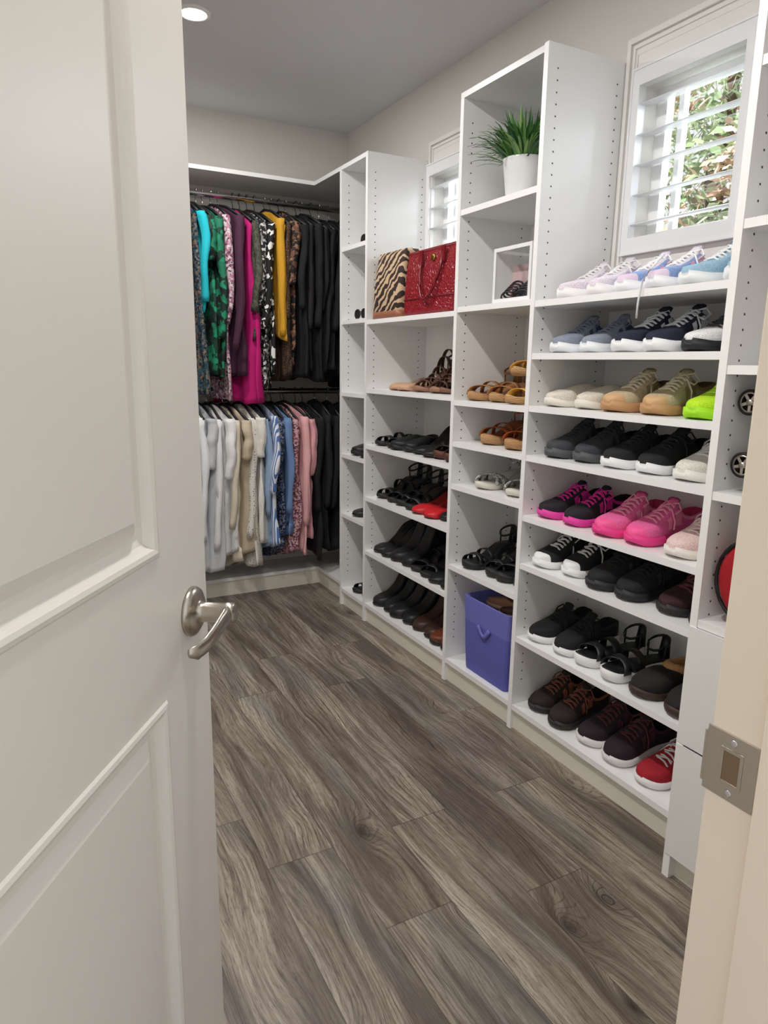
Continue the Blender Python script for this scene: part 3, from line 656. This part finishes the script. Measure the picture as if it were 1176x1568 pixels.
# ---------------------------------------------------------------- garments
M_hang=mat('hanger_black',(18,18,20),.5)
def garment(name,x,zr,ztop,zbot,m,w=.20,th=.02,sl=.0,slm=None,yc=RY,flare=1.0,rot=0.,hem=.01,folds=5,amp=1.,slant=0.):
    mb=MB(); ph=random.uniform(0,6.28); ph2=random.uniform(0,6.28); k1=folds+random.uniform(-1,1.5); sd_=random.uniform(0,99)
    xc=x-w*math.sin(rot)*.8
    Mx=Matrix.Translation((xc,yc,0))@Matrix.Rotation(rot,4,'Z')
    n=64; rings=[]; Hh=ztop-zbot; lv=34
    ylim=(YB-.006-yc)
    for i in range(lv+1):
        u=i/lv; z=ztop-Hh*u
        d=ztop-z
        if d<.075: Wd=.05+(w-.05)*(d/.075)**.85
        else: Wd=w*(1-(.10*math.sin(min(1,(d-.075)/.35)*math.pi)))*(1+(flare-1)*u)
        T=th*(.45+.55*min(1,d/.15))*(1+.35*u)
        if i==0: T*=.5
        A_=(.003+.016*u)*(th/.02)*amp; r=[]
        for j in range(n):
            a=2*math.pi*j/n; cy_=math.cos(a); sx=math.sin(a)
            yy=Wd*(abs(cy_)**.8)*(1 if cy_>=0 else -1)
            yy+= .010*u*math.sin(7*u+ph)+.018*mnoise.noise(Vector((sd_,z*4,cy_)))
            nz=mnoise.noise(Vector((yy*9,z*4,sd_)))
            xx=T*(abs(sx)**.7)*(1 if sx>=0 else -1)+A_*math.sin(k1*yy/w+ph+1.2*u)+A_*.5*math.sin(2.3*k1*yy/w+ph2-u)+.014*nz*amp*min(1,d/.1)
            xx+=.006*mnoise.noise(Vector((yy*30,z*14,sd_+7)))*(1 if sx>0 else -1)
            zz=z+((hem*math.sin(3*yy/w+ph2)+ .004*math.sin(11*yy/w)) if u>.9 else 0)+ (slant*yy/w*u)
            r.append(Vector((xx,min(yy,ylim),zz)))
        rings.append(r)
    mb.loft(rings,m,M=Mx)
    if sl>0:
        for sd in (-1,):
            pts=[];rr=[];out=random.uniform(.006,.034); lx=random.uniform(-.04,0.0)
            for k in range(17):
                u=k/16; pts.append(Vector((lx*u-.006+.018*mnoise.noise(Vector((sd_,u*2.5,3))),sd*(w-.018+out*math.sin(u*2.6)),ztop-.06-sl*u)))
                rr.append((.027 if sl>.3 else .034)*(1-.32*u)*(1+.24*mnoise.noise(Vector((u*6,sd_,1))))*(1.12 if k==15 else 1))
            rg=[[p+Vector((.8*r_*math.cos(2*math.pi*j/18)*(1+.28*mnoise.noise(Vector((j*.8,p.z*9,sd_)))),r_*math.sin(2*math.pi*j/18)*(1+.28*mnoise.noise(Vector((p.z*9,j*.8,sd_)))),0)) for j in range(18)] for p,r_ in zip(pts,rr)]
            mb.loft(rg,slm or m,M=Mx)
    hk=[Vector((0,0,ztop-.01)),Vector((0,0,zr-.035)),Vector((0,.012,zr-.022)),Vector((0,.020,zr-.006)),Vector((0,.0195,zr+.008)),Vector((0,.012,zr+.0175)),Vector((0,0,zr+.0195)),Vector((0,-.012,zr+.0165)),Vector((0,-.019,zr+.006))]
    mb.tube(hk,.002,M_chrome if random.random()<.4 else M_hang,6,Matrix.Translation((xc,yc,0)))
    mb.tube([Vector((0,-w-.006,ztop-.066)),Vector((0,-.07,ztop-.004)),Vector((0,0,ztop+.012)),Vector((0,.07,ztop-.004)),Vector((0,w-.01,ztop-.066))],.007,M_hang,6,Mx)
    return mb.obj(name)
f_turq=F((25,180,195)); f_pat1=floral('teal_paisley',[(30,62,80),(120,92,75),(24,34,52),(50,92,105),(130,118,106)],110)
f_green=floral('green_floral',[(15,60,45),(20,110,82),(15,25,25),(24,135,98),(15,40,34)],34)
f_pinkf=floral('pink_white_floral',[(205,185,192),(170,105,132),(215,205,210),(90,65,82),(185,140,158)],95)
f_plum=F((66,30,54)); f_mag=F((190,15,112)); f_olive=floral('olive_print',[(66,70,56),(84,86,72),(54,56,50)],120)
f_bw=floral('black_white_print',[(18,18,20),(18,18,20),(195,195,192),(20,20,24),(130,130,130)],90)
f_bw2=floral('black_white_leaf',[(15,15,18),(15,15,18),(225,225,222),(15,15,18)],48)
f_must=F((205,152,38)); f_brn=dots('brown_dots',(58,42,34),(165,120,82),150); f_tanf=floral('dark_tan_floral',[(28,24,26),(28,24,26),(105,72,55),(28,24,26),(145,105,80)],70)
f_black=F((19,18,20)); f_black2=F((27,25,29))
zt=1.985
# x of the front edge, kind, cloth, hem height, sleeve, turn, half width
U=[(.24,'dress',F((60,60,90)),1.1,.4,0,.19),(.33,'blouse',F((150,60,60)),1.3,.4,0,.19),(.42,'blouse',F((90,110,120)),1.25,.4,0,.19),(.52,'dress',F((170,170,160)),1.15,0,0,.19),(.62,'blouse',f_pat1,1.3,.4,.1,.19),(.70,'blouse',F((120,40,60)),1.3,.3,.1,.19),(.765,'blouse',f_pat1,1.13,.5,.1,.19),
(.825,'blouse',f_pat1,1.14,.0,.12,.18),(.855,'blouse',f_turq,1.46,.40,.15,.20),(.89,'blouse',f_green,1.17,.2,.15,.185),(.93,'dress',f_green,1.20,.55,.2,.19),(.965,'blouse',f_pinkf,1.09,.5,.15,.175),(1.02,'dress',f_plum,1.18,.62,.25,.205),(1.075,'dress',f_mag,1.045,.0,.2,.185),(1.11,'blouse',f_olive,1.33,.42,.2,.19),(1.145,'blouse',f_bw,1.16,.4,.15,.18),
(1.185,'dress',f_bw2,1.16,.5,.2,.185),(1.235,'cardigan',f_must,1.40,.55,.15,.205),(1.27,'dress',f_brn,1.19,.45,.18,.19),(1.31,'dress',f_tanf,1.2,.3,.15,.175),(1.355,'dress',f_black,1.18,.4,.2,.20),(1.395,'dress',f_black2,1.22,.5,.1,.185),(1.435,'jacket',f_black,1.18,.5,.15,.20),(1.475,'dress',f_black2,1.2,.4,.1,.19),(1.52,'dress',f_black,1.2,.4,.05,.18),(1.57,'dress',f_black,1.16,.5,0,.18),(1.64,'jacket',f_black2,1.16,.5,0,.18),(1.705,'dress',f_black,1.16,0,0,.18)]
for i,(x,nm,m,zb,sl,ro,w_) in enumerate(U):
    th=random.uniform(.010,.018)
    if m in (f_plum,f_mag): th=.024
    garment(nm,x,RZ1,zt+random.uniform(-.014,.010),zb+random.uniform(-.02,.02),m,w=w_,th=th,sl=sl,rot=ro+random.uniform(-.03,.03),flare=random.uniform(.94,1.06) if m is not f_mag else 1.1,hem=random.uniform(.006,.03),amp=random.uniform(.8,1.4) if x<1.68 else .4,slant=random.uniform(-.03,.03))
f_pd=dots('white_polka_dot',(232,228,220),(50,50,55),80,.22); f_bs=stripes('blue_stripe',(235,240,245),(85,120,185),34.,'Y',0,.5); f_nv=floral('navy_print',[(30,38,62),(80,95,128),(25,30,50),(130,140,165)],130)
f_pf=floral('pink_print',[(205,158,163),(140,70,88),(215,182,182),(90,60,80)],140)
Lw=[(.20,F((200,200,205)),.3,.3,0,.19),(.32,F((90,110,150)),.3,.3,0,.19),(.44,F((230,230,230)),.3,.3,0,.19),(.55,F((210,210,215)),.3,.3,0,.19),(.66,F((235,235,235)),.3,.5,0,.19),(.74,F((225,228,232)),.24,.5,0,.19),
(.81,F((236,238,240)),.18,.62,.15,.19),(.86,F((205,208,212)),.22,.25,.2,.20),(.90,F((238,238,238)),.20,.66,.15,.18),(.945,F((240,240,240)),.25,.3,.2,.20),(.985,F((222,212,192)),.22,.55,.15,.185),(1.03,F((205,190,165)),.28,.2,.2,.20),(1.07,f_pd,.20,.62,.15,.185),(1.11,F((235,232,225)),.34,.2,.2,.20),
(1.145,F((150,175,205)),.28,.5,.15,.185),(1.185,f_bs,.30,.40,.2,.20),(1.225,f_nv,.20,.3,.15,.175),(1.26,F((110,140,185)),.30,.5,.18,.195),(1.30,f_pf,.22,.4,.15,.185),(1.345,F((232,175,178)),.24,.58,.25,.205),(1.385,F((225,165,170)),.29,.3,.15,.18),(1.435,f_black,.2,.5,.2,.20),(1.49,f_black2,.24,.5,.1,.18),(1.55,f_black,.2,.5,0,.18),(1.63,f_black2,.2,.5,0,.18),(1.705,f_black,.2,.3,0,.18)]
for i,(x,m,zb,sl,ro,w_) in enumerate(Lw):
    garment('shirt',x,RZ2,1.035+random.uniform(-.014,.008),max(.165,zb+random.uniform(-.03,.02)),m,w=w_,th=random.uniform(.012,.020),sl=sl,rot=ro+random.uniform(-.03,.03),hem=.025,folds=6,amp=random.uniform(.8,1.6) if x<1.68 else .4,slant=random.uniform(-.03,.015))

# ---------------------------------------------------------------- lights
def emis(name,c,s):
    t=NT(name); t.b.inputs['Emission Color'].default_value=c; t.b.inputs['Emission Strength'].default_value=s; return t.m
Me=emis('led_lens',(1,.97,.95,1),14)
for (x,y,en) in ((.71,2.85,12.5),(.45,1.75,12.5),(.45,.9,11)):  # rear fixture is visible; the two nearer ones are added out of view for fill
    mb=MB(); M=Matrix.Translation((x,y,ZC))
    mb.lathe([(.062,0),(.062,-.004),(.048,-.007),(.046,-.002)],M_trim,32,M,False,False); mb.lathe([(.0465,-.003),(.0005,-.003)],Me,32,M,False,False)
    mb.obj('downlight')
    l=bpy.data.lights.new('downlight_lamp','AREA'); l.shape='DISK'; l.size=.10; l.energy=en; l.color=(1,.97,.94)
    o=bpy.data.objects.new('downlight_lamp',l); o.location=(x,y,ZC-.012); sc.collection.objects.link(o)
for (a,b,c,d) in wins:
    l=bpy.data.lights.new('window_daylight','AREA'); l.shape='RECTANGLE'; l.size=.33; l.size_y=.42; l.energy=16; l.color=(.84,.92,1)
    o=bpy.data.objects.new('window_daylight',l); o.location=(XW+.45,(a+b)/2,(c+d)/2+.30); o.rotation_euler=(0,math.radians(58),0); sc.collection.objects.link(o)
s=bpy.data.lights.new('sun','SUN'); s.energy=4.5; s.angle=.02; so=bpy.data.objects.new('sun',s); sc.collection.objects.link(so)
so.rotation_euler=Vector((-.5,.3,.8)).to_track_quat('Z','Y').to_euler()
w=bpy.data.worlds.new('world'); sc.world=w; w.use_nodes=True; bg=w.node_tree.nodes['Background']; bg.inputs[0].default_value=(.97,.98,1,1); bg.inputs[1].default_value=1.0
# ---------------------------------------------------------------- camera
f,yaw,pit,rol=1347.6,math.radians(28.23),math.radians(12.1),math.radians(.828)
fw=Vector((math.sin(yaw)*math.cos(pit),math.cos(yaw)*math.cos(pit),-math.sin(pit)))
ri=Vector((math.cos(yaw),-math.sin(yaw),0)); up=ri.cross(fw)
r2=ri*math.cos(rol)+up*math.sin(rol); u2=-ri*math.sin(rol)+up*math.cos(rol)
cam=bpy.data.cameras.new('camera'); co=bpy.data.objects.new('camera',cam); sc.collection.objects.link(co)
co.matrix_world=Matrix(((r2.x,u2.x,-fw.x,0),(r2.y,u2.y,-fw.y,0),(r2.z,u2.z,-fw.z,1.25),(0,0,0,1)))
cam.sensor_fit='HORIZONTAL'; cam.sensor_width=36; cam.lens=f/1500*36; cam.clip_start=.01
sc.camera=co
